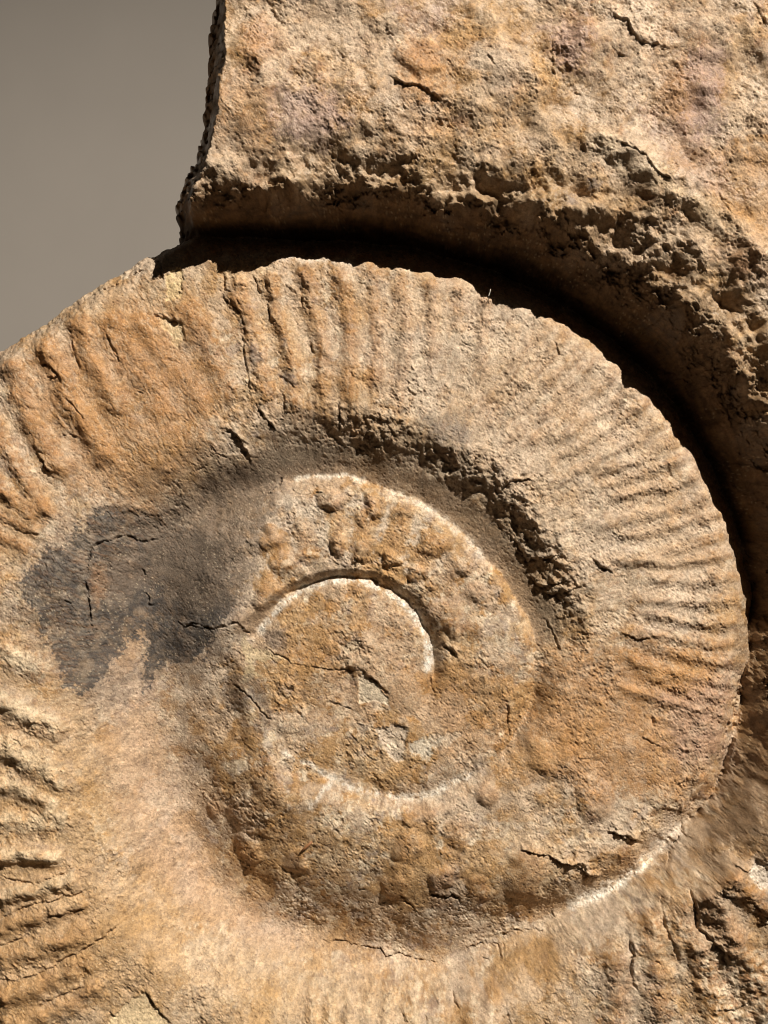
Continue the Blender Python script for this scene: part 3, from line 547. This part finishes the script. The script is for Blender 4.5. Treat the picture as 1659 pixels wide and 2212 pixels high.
# ------------------------------------------------------------ materials
def rock_material():
    m = bpy.data.materials.new("fossil_rock"); m.use_nodes = True
    nt = m.node_tree; nd = nt.nodes; lk = nt.links
    bs = nd["Principled BSDF"]
    at = nd.new("ShaderNodeAttribute"); at.attribute_name = "tint"
    tc = nd.new("ShaderNodeTexCoord")
    n1 = nd.new("ShaderNodeTexNoise"); n1.inputs["Scale"].default_value = 900; n1.inputs["Detail"].default_value = 4; n1.inputs["Roughness"].default_value = .65
    lk.new(tc.outputs["Object"], n1.inputs["Vector"])
    mr = nd.new("ShaderNodeMapRange"); mr.inputs[1].default_value = .3; mr.inputs[2].default_value = .7; mr.inputs[3].default_value = .78; mr.inputs[4].default_value = 1.22
    lk.new(n1.outputs["Fac"], mr.inputs[0])
    mx = nd.new("ShaderNodeMix"); mx.data_type = 'RGBA'; mx.blend_type = 'MULTIPLY'; mx.inputs[0].default_value = 1
    lk.new(at.outputs["Color"], mx.inputs[6]); lk.new(mr.outputs[0], mx.inputs[7])
    lk.new(mx.outputs[2], bs.inputs["Base Color"])
    n2 = nd.new("ShaderNodeTexNoise"); n2.inputs["Scale"].default_value = 260; n2.inputs["Detail"].default_value = 5
    lk.new(tc.outputs["Object"], n2.inputs["Vector"])
    rr = nd.new("ShaderNodeMapRange"); rr.inputs[3].default_value = .80; rr.inputs[4].default_value = .30
    ad = nd.new("ShaderNodeMath"); ad.operation = 'MULTIPLY_ADD'; ad.inputs[1].default_value = .5
    lk.new(n2.outputs["Fac"], ad.inputs[0]); sb = nd.new("ShaderNodeMath"); sb.operation = 'SUBTRACT'; sb.inputs[1].default_value = .25
    lk.new(at.outputs["Alpha"], sb.inputs[0]); lk.new(sb.outputs[0], ad.inputs[2]); lk.new(ad.outputs[0], rr.inputs[0])
    lk.new(rr.outputs[0], bs.inputs["Roughness"])
    bs.inputs["Specular IOR Level"].default_value = .45
    n3 = nd.new("ShaderNodeTexNoise"); n3.inputs["Scale"].default_value = 1300; n3.inputs["Detail"].default_value = 3
    lk.new(tc.outputs["Object"], n3.inputs["Vector"])
    n4 = nd.new("ShaderNodeTexNoise"); n4.inputs["Scale"].default_value = 420; n4.inputs["Detail"].default_value = 6; n4.inputs["Roughness"].default_value = .72; n4.inputs["Distortion"].default_value = .6
    lk.new(tc.outputs["Object"], n4.inputs["Vector"])
    bq = nd.new("ShaderNodeBump"); bq.inputs["Strength"].default_value = .4; bq.inputs["Distance"].default_value = .0016
    lk.new(n4.outputs["Fac"], bq.inputs["Height"])
    bp = nd.new("ShaderNodeBump"); bp.inputs["Strength"].default_value = .5; bp.inputs["Distance"].default_value = .0007; lk.new(bq.outputs["Normal"], bp.inputs["Normal"])
    lk.new(n3.outputs["Fac"], bp.inputs["Height"]); lk.new(bp.outputs["Normal"], bs.inputs["Normal"])
    return m
ROCK = rock_material()
def plain(name, c, rough=.8, nscale=None, amt=.1):
    m = bpy.data.materials.new(name); m.use_nodes = True; nt = m.node_tree; bs = nt.nodes["Principled BSDF"]
    bs.inputs["Roughness"].default_value = rough
    tc = nt.nodes.new("ShaderNodeTexCoord"); n = nt.nodes.new("ShaderNodeTexNoise"); n.inputs["Scale"].default_value = nscale or 300; n.inputs["Detail"].default_value = 5
    r = nt.nodes.new("ShaderNodeValToRGB")
    r.color_ramp.elements[0].color = tuple(v * (1 - amt) for v in c) + (1,); r.color_ramp.elements[1].color = tuple(min(1, v * (1 + amt)) for v in c) + (1,)
    nt.links.new(tc.outputs["Object"], n.inputs["Vector"]); nt.links.new(n.outputs["Fac"], r.inputs["Fac"]); nt.links.new(r.outputs["Color"], bs.inputs["Base Color"])
    return m

# ------------------------------------------------------------ build the fossil: one Empty, whorls as parts, ribs / tubercles / flakes as sub-parts
root = bpy.data.objects.new("ammonite_fossil", None); scene.collection.objects.link(root)
root.location = (0, 0.09, 0); root.empty_display_size = .1
root["label"] = "large tan and ochre coiled ammonite fossil with ribbed whorls and a thick broken outer whorl"
root["category"] = "fossil"
VX = ((X - CX) * S).astype(f32); VY = (-Z * S).astype(f32) - f32(.09); VZ = (-(Y - CY) * S).astype(f32)
gzx = np.gradient(Z, STEP, axis=1); gzy = np.gradient(Z, STEP, axis=0)
nl = np.sqrt(1 + gzx ** 2 + gzy ** 2)
NXv, NYv, NZv = (-gzx / nl), (-1 / nl), (gzy / nl)
q = keep[:-1, :-1] & keep[1:, :-1] & keep[:-1, 1:] & keep[1:, 1:]
region = np.where(PO < 215, 1, np.where(PO < 585, 2, np.where(PO < 858, 3, 4))).astype(np.int16)
REG = {1: 'core', 2: 'inner_whorl', 3: 'middle_whorl', 4: 'outer_whorl'}
reg_q = region[:-1, :-1]
fin = np.where(LAB[:-1, :-1] > 0, LAB[:-1, :-1] + 10, reg_q)
vid = np.arange(NX * NY, dtype=np.int32).reshape(NY, NX)
V = np.stack([VX, VY, VZ], -1).reshape(-1, 3); NN = np.stack([NXv, NYv, NZv], -1).reshape(-1, 3).astype(f32)
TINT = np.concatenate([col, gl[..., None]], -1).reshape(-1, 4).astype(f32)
def carve(name, mask, parent):
    qy, qx = np.where(mask)
    if len(qy) < 6: return None
    quad = np.stack([vid[qy, qx], vid[qy + 1, qx], vid[qy + 1, qx + 1], vid[qy, qx + 1]], 1).reshape(-1)
    uniq, inv = np.unique(quad, return_inverse=True); nf = len(qy)
    me = bpy.data.meshes.new(name)
    me.vertices.add(len(uniq)); me.vertices.foreach_set("co", V[uniq].reshape(-1))
    me.loops.add(nf * 4); me.loops.foreach_set("vertex_index", inv.astype(np.int32).reshape(-1))
    me.polygons.add(nf); me.polygons.foreach_set("loop_start", np.arange(0, nf * 4, 4, dtype=np.int32))
    me.polygons.foreach_set("use_smooth", np.ones(nf, bool))
    me.update(calc_edges=True)
    at = me.attributes.new("tint", 'FLOAT_COLOR', 'POINT'); at.data.foreach_set("color", TINT[uniq].reshape(-1))
    try:
        cn = me.attributes.new("custom_normal", 'FLOAT_VECTOR', 'POINT'); cn.data.foreach_set("vector", NN[uniq].reshape(-1))
    except Exception as e_:
        print("normals", e_)
    me.materials.append(ROCK)
    o = bpy.data.objects.new(name, me); scene.collection.objects.link(o); o.parent = parent
    return o
parts = {}
for k, nm in REG.items():
    parts[k] = carve(nm, q & (fin == k), root)
parts[1]["label"] = "small domed core of the coil"; parts[4]["label"] = "thick outermost whorl with a broken end"
for k, nm in PART.items():
    m = q & (fin == k + 10)
    if m.sum() < 6: continue
    owner = int(np.bincount(reg_q[m], minlength=5).argmax())
    carve(nm, m, parts[owner])
# back of the block: closes the piece behind its rim
import bmesh
bm = bmesh.new()
ring = [(float(ex_at[i]) + 6, float(gy[i])) for i in range(0, NY, 12)]
out = [(x, y) for x, y in ring if x > -160] + [(1850, 2405), (1850, -180)]
lo = [bm.verts.new(((x - CX) * S, .30 * .3 + .0 - .09 + .075, -(y - CY) * S)) for x, y in out]
hi = [bm.verts.new((v.co.x, .175 - .09, v.co.z)) for v in lo]
n = len(lo)
for i in range(n): bm.faces.new((lo[i], lo[(i + 1) % n], hi[(i + 1) % n], hi[i]))
bm.faces.new(hi)
bmesh.ops.recalc_face_normals(bm, faces=bm.faces)
me = bpy.data.meshes.new("back_slab"); bm.to_mesh(me); bm.free()
me.materials.append(plain("raw_rock", (.36, .26, .17), .85, 60, .3))
o = bpy.data.objects.new("back_slab", me); scene.collection.objects.link(o); o.parent = root

# ------------------------------------------------------------ small loose things caught on the surface
def at_surface(u, v, lift=0):
    i = int(np.argmin((dx[::4, ::4] - u) ** 2 + (dy[::4, ::4] - v) ** 2)); r_, c_ = divmod(i, dx[::4, ::4].shape[1]); r_ *= 4; c_ *= 4
    return Vector((VX[r_, c_], -(Z[r_, c_] + lift) * S, VZ[r_, c_]))
def tube(name, pts, rad, mat, label, cat):
    bm = bmesh.new(); rings = []
    for i, p in enumerate(pts):
        t = (pts[min(i + 1, len(pts) - 1)] - pts[max(i - 1, 0)]).normalized(); u = t.orthogonal().normalized(); w = t.cross(u)
        rr = rad[i]; rings.append([bm.verts.new(p + (u * math.cos(a) + w * math.sin(a)) * rr) for a in [k * math.pi / 3 for k in range(6)]])
    for a, b in zip(rings, rings[1:]):
        for k in range(6): bm.faces.new((a[k], a[(k + 1) % 6], b[(k + 1) % 6], b[k]))
    bm.faces.new(rings[0][::-1]); bm.faces.new(rings[-1])
    bmesh.ops.recalc_face_normals(bm, faces=bm.faces)
    me = bpy.data.meshes.new(name); bm.to_mesh(me); bm.free(); me.materials.append(mat)
    for p in me.polygons: p.use_smooth = True
    o = bpy.data.objects.new(name, me); scene.collection.objects.link(o); o["label"] = label; o["category"] = cat
    return o
p0 = at_surface(1052, 652)
tube("lint_fibre", [p0 + Vector((x * S, -y * S, zz * S)) for x, y, zz in [(0, 0, 0), (-1, 8, 6), (-1, 15, 13), (1, 20, 20), (2, 22, 26)]], [.9 * S, .9 * S, .8 * S, .7 * S, .5 * S], plain("lint", (.8, .75, .65), .6), "fine pale lint fibre standing up at the edge of the dark shadow", "lint fibre")
p0 = at_surface(660, 1824, 4)
tube("wood_splinter", [p0 + Vector((x * S, -y * S, zz * S)) for x, y, zz in [(-12, 1, -11), (-4, 3, -3), (5, 3, 5), (11, 1, 10)]], [2 * S, 3.5 * S, 3.2 * S, 2 * S], plain("splinter_wood", (.26, .12, .05), .6), "short reddish brown splinter lying on the lower middle whorl", "splinter")

# ------------------------------------------------------------ backdrop wall
bm = bmesh.new()
WY = 0.42
for x0, x1 in [(-2.4, 2.4)]:
    bmesh.ops.create_cube(bm, size=1, matrix=__import__('mathutils').Matrix.Translation(((x0 + x1) / 2, WY + .02, 0)) @ __import__('mathutils').Matrix.Diagonal((x1 - x0, .04, 4.0, 1)))
me = bpy.data.meshes.new("backdrop_wall"); bm.to_mesh(me); bm.free()
me.materials.append(plain("painted_board", (.235, .212, .190), .75, 14, .05))
o = bpy.data.objects.new("backdrop_wall", me); scene.collection.objects.link(o); o["kind"] = "structure"
print("done", time.time() - T0, "parts", len(bpy.data.objects))
